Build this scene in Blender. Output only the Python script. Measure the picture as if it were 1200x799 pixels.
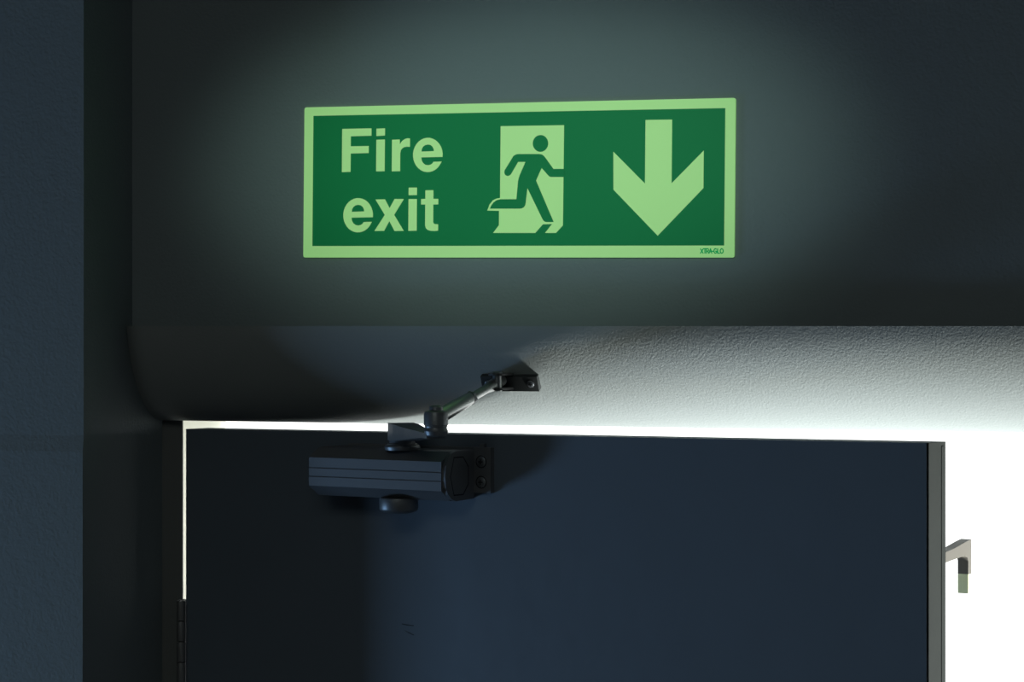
import bpy, bmesh, math
from mathutils import Vector, Matrix
from mathutils.geometry import tessellate_polygon

for o in list(bpy.data.objects):
    bpy.data.objects.remove(o)
S = bpy.context.scene
C = S.collection
R = math.radians

# ------------------------------------------------------------------ camera
PSI = R(20)                                  # the camera stands to the right and looks back to the left
cam = bpy.data.cameras.new('camera')
cam.sensor_width = 36.0
cam.lens = 2973 / 1200 * 36
cam.shift_y = -17.5 / 1200
cam.clip_start = 0.01
cam.clip_end = 500
co = bpy.data.objects.new('camera', cam)
C.objects.link(co)
co.location = (2.45 * math.sin(PSI), -2.45 * math.cos(PSI), 2.1)
co.rotation_euler = (R(90), 0, PSI)
S.camera = co

# ------------------------------------------------------------------ daylight (overcast sky outside)
w = bpy.data.worlds.new('sky')
S.world = w
w.use_nodes = True
bg = w.node_tree.nodes['Background']
bg.inputs['Color'].default_value = (0.94, 0.98, 1.0, 1)
bg.inputs['Strength'].default_value = 3.2

S.view_settings.view_transform = 'Standard'
S.view_settings.look = 'None'
S.view_settings.exposure = 0.0
S.view_settings.gamma = 1.0
S.view_settings.use_curve_mapping = False


def aim(o, target):
    d = Vector(target) - o.location
    o.rotation_euler = d.to_track_quat('-Z', 'Y').to_euler()


# cool daylight from a window low on the left of the room
l = bpy.data.lights.new('left_window_light', 'AREA')
l.shape = 'RECTANGLE'; l.size = 0.36; l.size_y = 0.36
l.energy = 15.5
l.color = (0.36, 0.63, 1.0)
lo = bpy.data.objects.new('left_window_light', l); C.objects.link(lo)
lo.location = (-2.2, -0.69, 1.1)
aim(lo, (-0.05, 0.02, 1.96))

# ceiling downlight washing the wall round the sign
l = bpy.data.lights.new('ceiling_downlight', 'SPOT')
l.energy = 45.0
l.color = (0.68, 1.0, 0.88)
l.spot_size = R(12.8); l.spot_blend = 1.0; l.shadow_soft_size = 0.04
lo = bpy.data.objects.new('ceiling_downlight', l); C.objects.link(lo)
lo.location = (0.06, -1.6, 2.9)
aim(lo, (0.01, 0, 2.262))
lo.scale = (2.05, 1.0, 1.0)

# added unseen spot that brightens the lintel from below
l = bpy.data.lights.new('added_lintel_fill', 'SPOT')
l.energy = 980.0
l.color = (0.93, 1.0, 0.97)
l.spot_size = R(25); l.spot_blend = 1.0; l.shadow_soft_size = 0.26
lo = bpy.data.objects.new('added_lintel_fill', l); C.objects.link(lo)
lo.location = (1.75, 0.20, 0.15)
aim(lo, (0.27, 0.04, 2.05))

# added soft fill overhead, lifts the darkest parts of the room
l = bpy.data.lights.new('added_room_fill', 'AREA')
l.shape = 'RECTANGLE'; l.size = 1.6; l.size_y = 1.6
l.energy = 15.0
l.color = (0.92, 1.0, 0.93)
lo = bpy.data.objects.new('added_room_fill', l); C.objects.link(lo)
lo.location = (0.4, -3.2, 3.3)

# portal that guides sampling of the sky through the doorway
l = bpy.data.lights.new('doorway_portal', 'AREA')
l.shape = 'RECTANGLE'; l.size = 2.5; l.size_y = 2.1
l.cycles.is_portal = True
lo = bpy.data.objects.new('doorway_portal', l); C.objects.link(lo)
lo.location = (0.82, 0.24, 1.03)
lo.rotation_euler = (R(-90), 0, 0)


# ------------------------------------------------------------------ materials
def mat(name, col, rough=0.6, metal=0.0, emit=None, estr=0.0, bump=(), spec=0.5, mott=0.0, mscale=6.0):
    m = bpy.data.materials.new(name); m.use_nodes = True
    nt = m.node_tree; n = nt.nodes; L = nt.links
    b = n['Principled BSDF']
    b.inputs['Base Color'].default_value = (*col, 1)
    b.inputs['Roughness'].default_value = rough
    b.inputs['Metallic'].default_value = metal
    b.inputs['Specular IOR Level'].default_value = spec
    if emit:
        b.inputs['Emission Color'].default_value = (*emit, 1)
        b.inputs['Emission Strength'].default_value = estr
    tc = n.new('ShaderNodeTexCoord')
    geo = n.new('ShaderNodeNewGeometry')
    src = geo.outputs['Position']
    if mott:
        t = n.new('ShaderNodeTexNoise'); t.inputs['Scale'].default_value = mscale; t.inputs['Detail'].default_value = 5
        L.new(src, t.inputs['Vector'])
        mx = n.new('ShaderNodeMix'); mx.data_type = 'RGBA'
        mx.inputs['A'].default_value = (*[c * (1 - mott) for c in col], 1)
        mx.inputs['B'].default_value = (*[min(1, c * (1 + mott)) for c in col], 1)
        L.new(t.outputs['Fac'], mx.inputs['Factor'])
        L.new(mx.outputs['Result'], b.inputs['Base Color'])
    prev = None
    for sc, dist, detail in bump:
        t = n.new('ShaderNodeTexNoise'); t.inputs['Scale'].default_value = sc; t.inputs['Detail'].default_value = detail
        L.new(src, t.inputs['Vector'])
        bp = n.new('ShaderNodeBump'); bp.inputs['Strength'].default_value = 1.0; bp.inputs['Distance'].default_value = dist
        L.new(t.outputs['Fac'], bp.inputs['Height'])
        if prev:
            L.new(prev.outputs['Normal'], bp.inputs['Normal'])
        prev = bp
    if prev:
        L.new(prev.outputs['Normal'], b.inputs['Normal'])
    return m


M = {}
M['wall'] = mat('painted_wall', (0.20, 0.23, 0.235), 0.75, spec=0.25, bump=((330, 0.0006, 3), (90, 0.0005, 2)), mott=0.04)
M['lintel'] = mat('painted_plaster', (0.24, 0.255, 0.25), 0.7, spec=0.25, bump=((460, 0.00038, 4),), mott=0.04)
M['room'] = mat('room_paint', (0.14, 0.15, 0.16), 0.85, spec=0.2)
M['floor'] = mat('dark_floor', (0.06, 0.06, 0.065), 0.8, spec=0.2, mott=0.2)
M['ground'] = mat('pale_paving', (0.66, 0.65, 0.62), 0.9, spec=0.1, mott=0.1, mscale=1.5)
M['door'] = mat('door_paint', (0.12, 0.148, 0.18), 0.55, spec=0.3, bump=((22, 0.0008, 2),), mott=0.06)
M['edge'] = mat('door_edge', (0.027, 0.029, 0.027), 0.75, spec=0.08, mott=0.12, mscale=30)
M['seal'] = mat('seal_strip', (0.05, 0.05, 0.05), 0.6)
M['frame'] = mat('frame_paint', (0.14, 0.145, 0.14), 0.6, spec=0.3, bump=((60, 0.0006, 2),))
M['lining'] = mat('cream_lining', (0.72, 0.70, 0.58), 0.6, spec=0.3)
M['scratch'] = mat('scratch', (0.04, 0.05, 0.06), 0.8)
M['metal'] = mat('grey_enamelled_metal', (0.16, 0.17, 0.18), 0.42, 0.55, bump=((900, 0.0001, 2),))
M['body'] = mat('closer_casing', (0.16, 0.165, 0.175), 0.5, 0.35, bump=((1200, 0.0001, 2),))
M['plate'] = mat('shaded_grey_metal', (0.05, 0.053, 0.053), 0.5, 0.3)  # bracket metal darkened to paint in the shade it sits in
M['steel'] = mat('satin_steel', (0.30, 0.315, 0.31), 0.28, 0.85)
M['dark'] = mat('recess_shade', (0.015, 0.015, 0.015), 0.7)  # dark colour painted where recesses would be in shade
M['hinge'] = mat('hinge_metal', (0.18, 0.18, 0.18), 0.5, 0.5)
M['brack'] = mat('taupe_metal', (0.12, 0.105, 0.085), 0.6)
M['tip'] = mat('pale_tip', (0.80, 0.82, 0.50), 0.6)
GLOW = (0.27, 0.62, 0.20)
M['cream'] = mat('photoluminescent_film', (0.46, 0.62, 0.28), 0.5, emit=GLOW, estr=0.55, spec=0.2)
M['green'] = mat('self_lit_green_print', (0.010, 0.23, 0.075), 0.5, emit=(0.008, 0.25, 0.075), estr=0.12, spec=0.15)  # print gives no light itself; faint emission added to brighten it
M['mark'] = mat('self_lit_green_ink', (0.0, 0.34, 0.09), 0.6, emit=(0, 0.3, 0.09), estr=0.5, spec=0.1)  # ink brightened by added emission


# ------------------------------------------------------------------ helpers (all shapes are given in metres, world space)
def link(name, bm, m, parent=None, smooth=None, bevel=0.0, seg=2):
    if bevel:
        es = [e for e in bm.edges if len(e.link_faces) == 2 and e.calc_face_angle(0) > R(28)]
        bmesh.ops.bevel(bm, geom=es, offset=bevel, segments=seg, affect='EDGES', profile=0.6, clamp_overlap=True)
    bmesh.ops.recalc_face_normals(bm, faces=bm.faces)
    me = bpy.data.meshes.new(name); bm.to_mesh(me); bm.free()
    me.materials.append(m)
    if smooth:
        for p in me.polygons:
            p.use_smooth = True
        me.set_sharp_from_angle(angle=R(smooth))
    o = bpy.data.objects.new(name, me); C.objects.link(o)
    if parent:
        mw = Matrix.LocRotScale(parent.location, parent.rotation_euler, None)
        q = parent.parent
        while q:
            mw = Matrix.LocRotScale(q.location, q.rotation_euler, None) @ mw
            q = q.parent
        me.transform(mw.inverted())
        o.parent = parent
    return o


def re_origin(o, loc, rotz=0.0):
    """give a mesh built in world space its own origin and heading"""
    mw = Matrix.LocRotScale(Vector(loc), Matrix.Rotation(rotz, 3, 'Z').to_euler(), None)
    o.data.transform(mw.inverted())
    o.location = loc; o.rotation_euler = (0, 0, rotz)


def thing(name, label, cat, loc, rot=(0, 0, 0), group=None):
    o = bpy.data.objects.new(name, None); C.objects.link(o)
    o.empty_display_size = 0.05
    o.location = loc; o.rotation_euler = rot
    o['label'] = label; o['category'] = cat
    if group:
        o['group'] = group
    return o


def struct(o, label=None):
    o['kind'] = 'structure'
    if label:
        o['label'] = label
    return o


def box(bm, O, U, V, N, u, v, n):
    O, U, V, N = Vector(O), Vector(U), Vector(V), Vector(N)
    vs = [bm.verts.new(O + U * u[i] + V * v[j] + N * n[k]) for i in (0, 1) for j in (0, 1) for k in (0, 1)]
    for f in ((0, 1, 3, 2), (4, 6, 7, 5), (0, 4, 5, 1), (2, 3, 7, 6), (0, 2, 6, 4), (1, 5, 7, 3)):
        bm.faces.new([vs[i] for i in f])


X, Y, Zv = Vector((1, 0, 0)), Vector((0, 1, 0)), Vector((0, 0, 1))


def wbox(bm, x, y, z):
    box(bm, (0, 0, 0), X, Y, Zv, x, y, z)


def prism(bm, loops, O, U, V, N, n0, n1):
    """solid from flat outline(s) (outer, then holes), between heights n0 and n1 along N"""
    O, U, V, N = Vector(O), Vector(U), Vector(V), Vector(N)
    flat = [p for lp in loops for p in lp]
    tris = tessellate_polygon([[Vector((p[0], p[1], 0)) for p in lp] for lp in loops])
    lo = [bm.verts.new(O + U * p[0] + V * p[1] + N * n0) for p in flat]
    hi = [bm.verts.new(O + U * p[0] + V * p[1] + N * n1) for p in flat]
    for t in tris:
        try:
            bm.faces.new([hi[i] for i in t]); bm.faces.new([lo[i] for i in reversed(t)])
        except ValueError:
            pass
    k = 0
    for lp in loops:
        c = len(lp)
        for i in range(c):
            a, b = k + i, k + (i + 1) % c
            bm.faces.new((lo[a], lo[b], hi[b], hi[a]))
        k += c


def ngon_prism(bm, pts, O, U, V, N, n0, n1):
    O, U, V, N = Vector(O), Vector(U), Vector(V), Vector(N)
    lo = [bm.verts.new(O + U * p[0] + V * p[1] + N * n0) for p in pts]
    hi = [bm.verts.new(O + U * p[0] + V * p[1] + N * n1) for p in pts]
    bm.faces.new(hi); bm.faces.new(lo[::-1])
    c = len(pts)
    for i in range(c):
        bm.faces.new((lo[i], lo[(i + 1) % c], hi[(i + 1) % c], hi[i]))


def lathe(bm, O, A, prof, n=28):
    """turn (height, radius) pairs about the axis A through O"""
    O, A = Vector(O), Vector(A).normalized()
    U = A.orthogonal().normalized(); V = A.cross(U)
    rings = []
    for h, r in prof:
        if r < 1e-6:
            rings.append([bm.verts.new(O + A * h)])
        else:
            rings.append([bm.verts.new(O + A * h + (U * math.cos(2 * math.pi * i / n) + V * math.sin(2 * math.pi * i / n)) * r) for i in range(n)])
    for a, b in zip(rings, rings[1:]):
        for i in range(n):
            j = (i + 1) % n
            if len(a) == 1 and len(b) == 1:
                continue
            if len(a) == 1:
                bm.faces.new((a[0], b[i], b[j]))
            elif len(b) == 1:
                bm.faces.new((a[i], a[j], b[0]))
            else:
                bm.faces.new((a[i], a[j], b[j], b[i]))
    if len(rings[0]) > 1:
        bm.faces.new(rings[0])
    if len(rings[-1]) > 1:
        bm.faces.new(rings[-1])


NB = bmesh.new

# ------------------------------------------------------------------ the setting
XC = -0.4127          # inner side of the projecting pier on the left
XR = 2.05             # right side of the doorway (out of the frame)
ZH = 2.1              # top edge of the lintel
TH = 0.20             # thickness of the wall

b = NB(); wbox(b, (-2.8, 2.6), (-4.7, TH), (-0.1, 0)); struct(link('floor', b, M['floor']))
b = NB(); wbox(b, (-2.8, 2.6), (-4.7, TH), (3.4, 3.5)); struct(link('ceiling', b, M['room']))
b = NB(); wbox(b, (-100, 100), (TH, 150), (-0.14, -0.04)); struct(link('ground', b, M['ground']), 'pale paving outside in the daylight')
b = NB(); wbox(b, (XC, 2.4), (0, TH), (ZH, 3.4)); struct(link('wall_back', b, M['wall']), 'dim painted wall behind the sign')
b = NB(); wbox(b, (XR, 2.4), (0, TH), (0, ZH)); struct(link('wall_back_right', b, M['wall']))
# the pier: its corner stands a little further back below the height of the lintel
b = NB()
ngon_prism(b, [(-0.0992, 3.4), (-0.0992, 1.992), (-0.1012, 1.976), (-0.1012, 0), (TH, 0), (TH, 3.4)], (0, 0, 0), Y, Zv, X, -2.6, XC)
struct(link('wall_left', b, M['wall'], bevel=0.002), 'blue lit painted pier left of the door')
b = NB(); wbox(b, (-2.8, -2.6), (-4.7, TH), (0, 3.4)); struct(link('wall_far_left', b, M['room']))
b = NB(); wbox(b, (2.4, 2.6), (-4.7, TH), (0, 3.4)); struct(link('wall_right', b, M['room']))
b = NB(); wbox(b, (-2.6, 2.4), (-4.7, -4.5), (0, 3.4)); struct(link('wall_front', b, M['room']))

# lintel: a plastered beam whose face leans back and rolls under
prof = []
for k in range(25):
    t = R(90 * k / 24)
    z = -0.0985 * math.sin(t)
    prof.append((-0.030 + 0.85 * 0.095 * (1 - math.cos(t)) + 0.15 * 0.095 * math.sin(t), z))
prof += [(0.10, -0.099), (0.195, -0.0995), (0.195, 0.0)]
b = NB()
rings = []
for dx in (0, 0.002, 0.005, 0.009, 0.014, 0.020, 0.028, XR + 0.3 - XC):       # the end by the pier is rounded off
    q = 0.018 * max(0.0, 1 - dx / 0.028) ** 2
    rings.append([b.verts.new((XC + dx, y + q * max(0.0, 1 - (y + 0.03) / 0.095), ZH + z)) for y, z in prof])
for r0, r1 in zip(rings, rings[1:]):
    for i in range(len(prof)):
        j = (i + 1) % len(prof)
        b.faces.new((r0[i], r0[j], r1[j], r1[i]))
b.faces.new(rings[0]); b.faces.new(rings[-1])
struct(link('trim_1', b, M['lintel'], smooth=40, bevel=0.0), 'rough plastered lintel with a rolled lower edge over the door')

# door frame: hinge jamb, seen between the pier and the door
b = NB(); ngon_prism(b, [(XC, 0.065), (-0.3893, 0.065), (-0.3893, 0.0668), (XC + 0.008, 0.0775), (XC, 0.0775)], (0, 0, 0), X, Y, Zv, 0, ZH - 0.0985); struct(link('trim_2', b, M['frame'], bevel=0.0004), 'dark painted door jamb on the hinge side')
b = NB(); wbox(b, (XC, XC + 0.004), (0.079, TH + 0.005), (0, ZH - 0.0985)); struct(link('trim_4', b, M['lining']), 'cream lining of the doorway seen through the hinge gap')
b = NB(); wbox(b, (XR - 0.03, XR), (0.065, 0.185), (0, ZH - 0.0985)); struct(link('trim_3', b, M['frame'], bevel=0.0015))

# ------------------------------------------------------------------ the door, ajar towards the room
TD = R(13.5)
H0 = Vector((-0.3835, 0.062, 1.993))                # top of the hinge edge, front face
E = Vector((math.cos(TD), -math.sin(TD), 0))        # along the door
O_ = Vector((-math.sin(TD), -math.cos(TD), 0))      # out of the door, towards the room
DW, DT, DR = 0.8355, 0.036, 0.0066        # width, thickness, rise of the top edge towards the free side


def D(x, off, z):
    return H0 + E * x + O_ * off + Zv * z


x1, x2 = DW - 0.0019, DW - 0.0017
b = NB(); ngon_prism(b, [(0, -1.985), (x1, -1.985), (x1, DR * x1 / DW), (0, 0)], H0, E, Zv, O_, -DT, 0)
door = link('door_1', b, M['door'], bevel=0.0012)
re_origin(door, H0 - Zv * 1.993, -TD)
struct(door, 'dark blue door standing ajar with daylight behind it')
b = NB(); ngon_prism(b, [(x2, -1.985), (DW, -1.985), (DW, DR), (x2, DR * x2 / DW)], H0, E, Zv, O_, -DT, -0.0008)
link('edge_strip', b, M['edge'], door, bevel=0.0006)['label'] = 'grey free edge of the door'
b = NB(); box(b, H0, E, O_, Zv, (DW - 0.0002, DW + 0.0005), (-0.032, -0.027), (-1.985, DR - 0.004))
link('seal_strip', b, M['edge'], door)
b = NB(); prism(b, [[(0.2773, -0.1844), (0.284, -0.1849), (0.2917, -0.1852), (0.2917, -0.1860), (0.284, -0.1861), (0.2773, -0.1853)]], H0, E, Zv, O_, -0.0002, 0.0002)
link('scratch', b, M['scratch'], door)
b = NB(); prism(b, [[(0.2804, -0.1910), (0.286, -0.1925), (0.2919, -0.1944), (0.2917, -0.1952), (0.2855, -0.1934)]], H0, E, Zv, O_, -0.0002, 0.0002)
link('scratch', b, M['scratch'], door)
# angled bracket on the outer side, its arm shows past the free edge
b = NB()
ngon_prism(b, [(-DT, -0.0875), (-DT, -0.0965), (-0.078, -0.0935), (-0.0830, -0.0955), (-0.0850, -0.099), (-0.0850, -0.1105), (-0.0920, -0.1105), (-0.0920, -0.0800), (-0.0800, -0.0815), (-0.055, -0.0855)], H0 + E * 0.8255 - Zv * 0.0024, O_, Zv, E, 0, 0.0100)
br = link('bracket', b, M['brack'], door, bevel=0.0010); br['label'] = 'taupe angled bracket sticking out behind the free edge'
b = NB(); box(b, H0, E, O_, Zv, (0.8255, 0.8355), (-0.0920, -0.0850), (-0.1302, -0.1130))
link('bracket_tip', b, M['tip'], br, bevel=0.0008)['label'] = 'pale greenish tip'

# hinge: two leaves and a knuckle in five barrels
hx, hy, hz0, hp = -0.3858, 0.0555, 1.8155, 0.0214
hg = None
for k in range(5):
    b = NB(); lathe(b, (hx, hy, hz0 - hp * (k + 1) + 0.0006), Zv, [(0, 0.0044), (0.0008, 0.0046), (hp - 0.002, 0.0046), (hp - 0.0012, 0.0044)], 20)
    if k == 0:
        hg = link('hinge', b, M['hinge'], door, smooth=35); hg['label'] = 'dark butt hinge in the gap on the left of the door'
    else:
        link('barrel', b, M['hinge'], hg, smooth=35)
b = NB(); wbox(b, (-0.3893, -0.3881), (hy, 0.068), (hz0 - 5 * hp, hz0)); wbox(b, (-0.3885, -0.3839), (0.0635, 0.0655), (hz0 - 5 * hp, hz0)); wbox(b, (-0.3849, -0.3837), (hy, 0.09), (hz0 - 5 * hp, hz0)); wbox(b, (-0.3845, -0.3840), (0.078, 0.0835), (hz0 - 5 * hp, hz0))
link('leaf_plate', b, M['hinge'], hg)

# ------------------------------------------------------------------ the sign
sign = thing('fire_exit_sign', 'green and glowing cream fire exit sign with running figure and down arrow on the wall', 'sign', (0.0016, 0, 2.2407), (0, 0.0092, 0))
SM = Matrix.LocRotScale(sign.location, sign.rotation_euler, None)
SX, SZ, SN = (SM.to_3x3() @ X), (SM.to_3x3() @ Zv), (SM.to_3x3() @ -Y)


def flat(name, loops_list, m, n0, n1, parent=sign, bevel=0):
    b = NB()
    for loops in loops_list:
        prism(b, [[(x / 1000, z / 1000) for x, z in lp] for lp in loops], sign.location, SX, SZ, SN, n0 / 1000, n1 / 1000)
    return link(name, b, m, parent, bevel=bevel)
G_FIELD = [(-211.1, 66.01), (211.21, 65.22), (211.21, -63.35), (-211.1, -63.17)]
G_DOORWAY = [(-12.8, 52.3), (51.98, 52.13), (51.64, -43.88), (44.71, -51.07), (-19.68, -50.85), (-13.69, -43.27), (-13.69, -29.54), (-25.87, -29.13), (-23.57, -23.35), (-20.21, -19.4), (-16.51, -17.61), (-12.8, -16.98)]
G_SHADOW = [(23.49, -51.33), (31.33, -42.81), (40.54, -42.52), (33.25, -51.36)]
G_HEAD = [(36.03, 34.84), (35.88, 33.28), (35.43, 31.77), (34.71, 30.39), (33.74, 29.19), (32.55, 28.2), (31.2, 27.48), (29.73, 27.04), (28.2, 26.91), (26.67, 27.09), (25.2, 27.57), (23.84, 28.33), (22.65, 29.35), (21.67, 30.59), (20.95, 31.99), (20.5, 33.51), (20.35, 35.09), (20.5, 36.66), (20.95, 38.16), (21.67, 39.55), (22.65, 40.75), (23.84, 41.73), (25.2, 42.46), (26.67, 42.89), (28.2, 43.02), (29.73, 42.84), (31.2, 42.36), (32.55, 41.59), (33.74, 40.57), (34.71, 39.34), (35.43, 37.93), (35.88, 36.42)]
G_MAN = [(-8.23, 9.58), (-0.31, 21.7), (0.74, 23.34), (2.32, 24.31), (4.25, 24.94), (6.35, 25.08), (27.33, 24.79), (29.94, 24.26), (32.03, 22.75), (33.77, 20.59), (41.59, 10.31), (52.33, 10.18), (52.33, 2.48), (38.98, 2.63), (37.59, 3.13), (36.2, 4.3), (29.59, 11.44), (24.01, -0.66), (42.28, -40.56), (34.81, -40.52), (33.07, -40.02), (31.85, -39.03), (30.63, -37.22), (15.28, -7.82), (13.53, -22.3), (13.01, -24.44), (11.61, -26.24), (9.68, -27.22), (7.58, -27.53), (-23.04, -27.33), (-21.8, -24.36), (-19.51, -21.4), (-16.33, -19.27), (-12.1, -18.31), (4.07, -18.44), (5.65, -0.8), (6.53, 2.81), (7.75, 5.77), (13.01, 17.41), (5.48, 17.5), (-1.19, 6.53), (-2.07, 5.38), (-3.48, 4.41), (-5.06, 4.1), (-6.82, 4.61), (-8.05, 5.78), (-8.58, 7.61)]
G_F = [[(-179.75, 52.54), (-148.3, 52.6), (-148.3, 45.28), (-170.4, 45.03), (-170.4, 35.24), (-151.12, 35.25), (-151.12, 28.23), (-170.4, 28.05), (-170.4, 9.99), (-179.75, 9.79)]]
G_I = [[(-143.01, 52.2), (-133.92, 52.35), (-133.92, 45.19), (-143.01, 44.89)], [(-143.01, 41.23), (-133.92, 41.39), (-133.92, 10.18), (-143.01, 10.13)]]
G_R = [[(-126.34, 40.96), (-118.11, 41.14), (-117.95, 36.27), (-116.64, 38.38), (-114.83, 40.33), (-112.37, 41.65), (-109.74, 42.22), (-107.29, 42.03), (-107.29, 33.68), (-110.73, 33.89), (-113.35, 33.47), (-115.49, 32.29), (-116.8, 30.48), (-117.46, 27.76), (-117.46, 9.99), (-126.34, 9.94)]]
G_E = [[(-72.89, 23.36), (-72.76, 26.49), (-73.28, 29.77), (-74.39, 32.89), (-76.05, 35.72), (-78.19, 38.15), (-80.73, 40.09), (-83.58, 41.45), (-86.61, 42.2), (-89.71, 42.28), (-92.76, 41.71), (-95.64, 40.51), (-98.23, 38.71), (-100.43, 36.39), (-102.16, 33.64), (-103.35, 30.57), (-103.94, 27.31), (-103.92, 23.97), (-103.29, 20.69), (-102.07, 17.61), (-100.3, 14.84), (-98.07, 12.49), (-95.45, 10.66), (-92.56, 9.41), (-89.5, 8.8), (-86.4, 8.85), (-83.38, 9.55), (-80.55, 10.88), (-78.04, 12.78), (-75.93, 15.18), (-74.3, 17.99), (-73.7, 18.99), (-82.47, 18.8), (-83.45, 17.3), (-85.24, 16.11), (-87.85, 15.54), (-90.78, 16.03), (-93.23, 17.73), (-94.7, 20.17), (-95.19, 23.21)], [(-95.02, 28.96), (-94.7, 31.38), (-93.39, 33.63), (-91.27, 35.11), (-88.5, 35.67), (-85.73, 35.18), (-83.61, 33.63), (-82.31, 31.35), (-81.99, 29.22)]]
G_E2 = [[(-146.15, -34.97), (-146.02, -31.81), (-146.55, -28.5), (-147.69, -25.36), (-149.38, -22.51), (-151.56, -20.07), (-154.16, -18.14), (-157.06, -16.78), (-160.15, -16.05), (-163.31, -15.99), (-166.43, -16.59), (-169.36, -17.83), (-172.01, -19.67), (-174.26, -22.03), (-176.02, -24.82), (-177.23, -27.93), (-177.84, -31.23), (-177.82, -34.6), (-177.17, -37.91), (-175.92, -41.01), (-174.12, -43.8), (-171.84, -46.15), (-169.17, -47.98), (-166.22, -49.22), (-163.1, -49.81), (-159.94, -49.74), (-156.86, -49.0), (-153.97, -47.64), (-151.4, -45.69), (-149.25, -43.25), (-147.59, -40.4), (-146.98, -39.39), (-155.93, -39.65), (-156.93, -41.17), (-158.75, -42.39), (-161.41, -42.99), (-164.41, -42.51), (-166.9, -40.82), (-168.4, -38.37), (-168.9, -35.3)], [(-168.74, -29.49), (-168.4, -27.05), (-167.07, -24.76), (-164.91, -23.25), (-162.08, -22.66), (-159.25, -23.14), (-157.09, -24.68), (-155.77, -26.98), (-155.43, -29.12)]]
G_X = [[(-143.5, -17.45), (-133.26, -17.38), (-128.31, -26.09), (-123.05, -17.16), (-113.19, -17.24), (-123.37, -32.81), (-113.02, -48.51), (-122.88, -48.63), (-128.48, -38.87), (-133.92, -48.43), (-144.33, -48.55), (-133.42, -32.76)]]
G_I2 = [[(-108.27, -6.2), (-99.43, -6.13), (-99.43, -13.56), (-108.27, -13.63)], [(-108.27, -17.28), (-99.43, -17.34), (-99.43, -48.41), (-108.27, -48.53)]]
G_T = [[(-90.62, -8.94), (-82.15, -8.87), (-82.15, -17.33), (-76.95, -17.37), (-76.95, -22.81), (-82.15, -22.92), (-82.15, -39.85), (-81.66, -41.22), (-80.36, -41.98), (-76.95, -42.14), (-76.95, -48.49), (-80.85, -48.78), (-84.91, -48.61), (-87.85, -47.69), (-89.8, -45.87), (-90.62, -43.14), (-90.62, -22.86), (-95.02, -22.83), (-95.02, -17.38), (-90.62, -17.26)]]
G_ARROW = [(133.32, 55.55), (159.56, 55.49), (159.56, -4.65), (190.71, 25.83), (190.71, -9.46), (146.35, -54.02), (102.11, -10.14), (101.66, 26.03), (133.32, -4.61)]

BW, BH, cr = 221.0, 74.6, 2.0
board = []
for sx, sz, a0 in ((1, 1, 0), (-1, 1, 90), (-1, -1, 180), (1, -1, 270)):
    for k in range(4):
        a = R(a0 + 30 * k)
        board.append((sx * (BW - cr) + cr * math.cos(a), sz * (BH - cr) + cr * math.sin(a)))
flat('board', [[board]], M['cream'], 0.0, 2.4)['label'] = 'glowing cream board showing as the border'
fld = flat('green_field', [[G_FIELD]], M['green'], 2.3, 2.5)
fld['label'] = 'dark green printed field'
dw = flat('exit_doorway', [[G_DOORWAY]], M['cream'], 2.4, 2.65); dw['label'] = 'cream doorway of the pictogram'
flat('running_figure', [[G_HEAD], [G_MAN], [G_SHADOW]], M['green'], 2.5, 2.8)['label'] = 'green running figure'
flat('down_arrow', [[G_ARROW]], M['cream'], 2.4, 2.65)['label'] = 'cream arrow pointing down'
for nm, gl in (('F', [[G_F[0]]]), ('i', [[q] for q in G_I]), ('r', [[G_R[0]]]), ('e', [G_E]), ('e', [G_E2]), ('x', [[G_X[0]]]), ('i', [[q] for q in G_I2]), ('t', [[G_T[0]]])):
    flat('letter', gl, M['cream'], 2.4, 2.65)['label'] = 'cream letter ' + nm


def stroke(p, q, t=1.0):
    d = Vector((q[0] - p[0], q[1] - p[1])); d.normalize(); n = Vector((-d.y, d.x)) * t / 2; e_ = d * t * 0.3
    return [(p[0] + n.x - e_.x, p[1] + n.y - e_.y), (p[0] - n.x - e_.x, p[1] - n.y - e_.y), (q[0] - n.x + e_.x, q[1] - n.y + e_.y), (q[0] + n.x + e_.x, q[1] + n.y + e_.y)]


hh = 4.2
oval = lambda a0, a1, n: [(1.45 + 1.45 * math.cos(R(a0 + (a1 - a0) * i / n)), hh / 2 + hh / 2 * math.sin(R(a0 + (a1 - a0) * i / n))) for i in range(n + 1)]
seg = lambda pts: list(zip(pts, pts[1:]))
GLYPH = {'X': [((0, 0), (2.6, hh)), ((0, hh), (2.6, 0))], 'T': [((0, hh), (2.5, hh)), ((1.25, hh), (1.25, 0))],
         'R': [((0, 0), (0, hh))] + seg([(0, hh), (1.5, hh), (2.1, 3.7), (2.1, 2.6), (1.5, 2.0), (0, 2.0)]) + [((1.2, 2.0), (2.3, 0))],
         'A': seg([(0, 0), (1.35, hh), (2.7, 0)]) + [((0.5, 1.4), (2.2, 1.4))], '-': [((0, 1.9), (1.2, 1.9))],
         'G': seg(oval(50, 340, 9)) + [((1.5, 1.9), (2.85, 1.9))], 'L': seg([(0, hh), (0, 0), (2.0, 0)]), 'O': seg(oval(0, 360, 12))}
ADV = {'X': 3.0, 'T': 2.6, 'R': 2.7, 'A': 3.0, '-': 1.7, 'G': 3.6, 'L': 2.5, 'O': 3.0}
x0, strokes = 188.4, []
for ch in 'XTRA-GLO':
    for p, q in GLYPH[ch]:
        strokes.append([stroke((x0 + p[0], -70.6 + p[1]), (x0 + q[0], -70.6 + q[1]))])
    x0 += ADV[ch]
flat('maker_mark', strokes, M['mark'], 2.35, 2.55)['label'] = 'tiny green lettering in the lower right corner'

# ------------------------------------------------------------------ the door closer
clo = thing('door_closer', 'grey metal overhead door closer with a jointed arm, mounted on the dark door', 'door closer', D(0.298, 0, -0.036), (0, 0, -TD))
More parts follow.
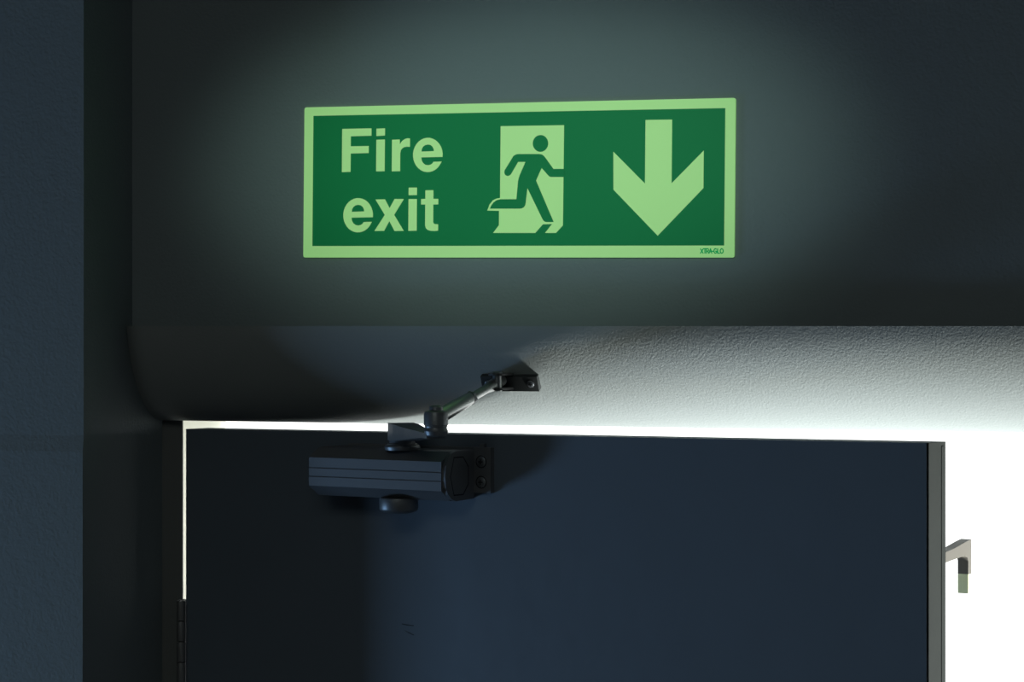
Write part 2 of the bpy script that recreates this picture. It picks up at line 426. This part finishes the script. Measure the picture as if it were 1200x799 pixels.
# casing: an extrusion, its front face in three ribs with two grooves
pf = [(0.0, -0.0582), (0.036, -0.0592), (0.040, -0.0588), (0.0550, -0.0488),
      (0.0550, -0.0401), (0.0540, -0.0399), (0.0540, -0.0392), (0.0550, -0.0390),
      (0.0550, -0.0317), (0.0540, -0.0315), (0.0540, -0.0308), (0.0550, -0.0306),
      (0.0550, -0.0212), (0.040, -0.0122), (0.036, -0.0114), (0.0, -0.0114)]
b = NB(); ngon_prism(b, pf, H0, O_, Zv, E, 0.2050, 0.3630)
link('body', b, M['body'], clo, bevel=0.0003, seg=1)
# rounded end cap with a raised dark outline painted as the shade of a hexagonal recess
cap = [(0.006, -0.0582), (0.036, -0.0592), (0.043, -0.0570), (0.049, -0.0525), (0.0530, -0.0460), (0.0540, -0.0355), (0.0530, -0.0250), (0.049, -0.0185), (0.043, -0.0135), (0.036, -0.0114), (0.006, -0.0114)]
b = NB(); ngon_prism(b, cap, H0, O_, Zv, E, 0.3631, 0.3670)
ec = link('end_cap', b, M['body'], clo, bevel=0.0006)
b = NB()
hexa = [(0.040, -0.0170), (0.024, -0.0170), (0.015, -0.0270), (0.015, -0.0440), (0.024, -0.0540), (0.040, -0.0540), (0.046, -0.0355)]
inn = [(0.030 + (x - 0.030) * 0.93, -0.0355 + (z + 0.0355) * 0.93) for x, z in hexa]
prism(b, [hexa, inn], H0, O_, Zv, E, 0.3664, 0.3671)
link('cap_outline', b, M['dark'], ec)
# mounting plate with countersunk cross-head screws
b = NB(); box(b, H0, E, O_, Zv, (0.216, 0.3862), (0, 0.006), (-0.0525, -0.0090))
box(b, H0, E, O_, Zv, (0.372, 0.3775), (0, 0.004), (-0.0092, -0.0057))
pl = link('mounting_plate', b, M['body'], clo, bevel=0.0008)


def screw(c, ax, up, r, parent):
    ax = Vector(ax).normalized(); up = Vector(up); side = up.cross(ax)
    b = NB(); lathe(b, c, ax, [(-0.001, r * 1.15), (0.0002, r * 1.15), (0.0006, r), (0.0011, r * 0.8), (0.0014, 0)], 20)
    s = link('screw', b, M['metal'], parent, smooth=40)
    b = NB()
    for a, q in ((up, side), (side, up)):
        box(b, c, a, q, ax, (-r * 0.55, r * 0.55), (-r * 0.12, r * 0.12), (0.0006, 0.0016))  # raised dark bars paint the shade of the cross slots
    link('cross_slot_shade', b, M['dark'], s)
    b = NB(); lathe(b, c, ax, [(0.0, r * 1.35), (0.00025, r * 1.35), (0.00025, r * 1.1), (0.0, r * 1.1)], 20)
    link('screw_rim', b, M['dark'], s, smooth=40)


screw(D(0.3754, 0.006, -0.0228), O_, Zv, 0.0046, pl)
screw(D(0.3754, 0.006, -0.0424), O_, Zv, 0.0046, pl)
# spindle washers on top, cap below
sc = D(0.3041, 0.036, 0)
b = NB(); lathe(b, sc + Zv * -0.0122, Zv, [(0, 0.0165), (0.0030, 0.0172), (0.0045, 0.0165), (0.0052, 0.0145), (0.0060, 0.0145), (0.0066, 0.0125), (0.0120, 0.0120)], 32)
link('spindle', b, M['metal'], clo, smooth=35)
b = NB(); lathe(b, D(0.2998, 0.036, -0.0585), -Zv, [(0, 0.0185), (0.0012, 0.0188), (0.0100, 0.0188), (0.0118, 0.0180), (0.0135, 0.0150), (0.0150, 0.0095), (0.0156, 0)], 36)
link('spindle_cap', b, M['metal'], clo, smooth=40)['label'] = 'round metal cap under the casing'

# main arm: a forged wedge from the spindle to the elbow
el = Vector((-0.0232, -0.140, 0))
hub = Vector((sc.x, sc.y, 0))
A1 = (el - hub).normalized(); B1 = Vector((-A1.y, A1.x, 0)); ln = (el - hub).length
b = NB()
sec = [(-0.0105, 0.0085, 2.0060, 1.9905), (-0.007, 0.0128, 2.0068, 1.9900), (0.012, 0.0130, 2.0060, 1.9900), (0.045, 0.0105, 2.0038, 1.9925), (ln * 0.8, 0.0090, 2.0022, 1.9965), (ln, 0.0088, 2.0015, 1.9968)]
rings = []
for t, hw, zt, zb in sec:
    p = hub + A1 * t
    rings.append([b.verts.new(p + B1 * s * hw + Zv * z) for s, z in ((-1, zb), (1, zb), (1, zt), (-1, zt))])
for r0, r1 in zip(rings, rings[1:]):
    for i in range(4):
        b.faces.new((r0[i], r0[(i + 1) % 4], r1[(i + 1) % 4], r1[i]))
b.faces.new(rings[0]); b.faces.new(rings[-1])
link('main_arm', b, M['metal'], clo, bevel=0.0009)
# elbow joint
b = NB(); lathe(b, (el.x, el.y, 1.9988), Zv, [(0, 0.0085), (0.0012, 0.0100), (0.0050, 0.0112), (0.0068, 0.0103), (0.0080, 0.0100), (0.0092, 0.0104), (0.0100, 0.0104), (0.0106, 0.0112), (0.0205, 0.0112), (0.0226, 0.0104), (0.0234, 0.0078), (0.0240, 0.0066), (0.0272, 0.0062), (0.0284, 0.0045), (0.0288, 0)], 36)
link('elbow_joint', b, M['metal'], clo, smooth=30)
# forearm: outer tube, threaded rod and lock collar
p0 = Vector((el.x, el.y, 2.0155)); p1 = Vector((-0.0035, -0.0290, 2.0465))
ax = (p1 - p0); fl = ax.length; ax.normalize()
b = NB(); lathe(b, p0, ax, [(0.006, 0.0074), (0.012, 0.0072), (fl * 0.50, 0.0063), (fl * 0.53, 0.0058)], 28)
fa = link('forearm', b, M['steel'], clo, smooth=40)
b = NB(); lathe(b, p0 + ax * fl * 0.53, ax, [(0, 0.0055), (0.0005, 0.0067), (0.0042, 0.0067), (0.0047, 0.0055)], 6)
link('lock_nut', b, M['metal'], fa, bevel=0.0003)
b = NB(); lathe(b, p0, ax, [(fl * 0.52, 0.0043), (fl * 0.80, 0.0043), (fl * 0.88, 0.0056), (fl * 0.99, 0.0060), (fl * 1.06, 0.0054)], 24)
link('rod', b, M['steel'], fa, smooth=45)
# bracket on the lintel face
lean = R(26)
BN = Vector((0, -math.cos(lean), -math.sin(lean))); BV = Vector((0, -math.sin(lean), math.cos(lean)))
bc = Vector((0.003, -0.0108, 2.0470))
b = NB(); box(b, bc, X, BV, BN, (-0.0285, 0.0290), (-0.0080, 0.0075), (-0.0080, 0.0055))
bk = link('lintel_bracket', b, M['plate'], clo, bevel=0.0009)
screw(bc + X * -0.0215 + BN * 0.0055, BN, BV, 0.0034, bk)
screw(bc + X * 0.0215 + BN * 0.0055, BN, BV, 0.0034, bk)
for dz, nm in ((0.0058, 'upper'), (-0.0080, 'lower')):
    b = NB(); pts = [(-0.0085, 0.004), (0.0085, 0.004)] + [(0.0085 * math.cos(R(a)), 0.026 + 0.0085 * math.sin(R(a))) for a in range(0, 181, 20)]
    ngon_prism(b, pts, bc + X * -0.0045, X, Vector((0, -1, 0)), Zv, dz, dz + 0.0022)
    link('lug', b, M['plate'], bk, bevel=0.0004)
b = NB(); lathe(b, (bc.x - 0.0045, bc.y - 0.026, bc.z - 0.009), Zv, [(0, 0.0042), (0.0004, 0.0046), (0.018, 0.0046), (0.0188, 0.0035)], 20)
link('pivot_pin', b, M['steel'], bk, smooth=40)
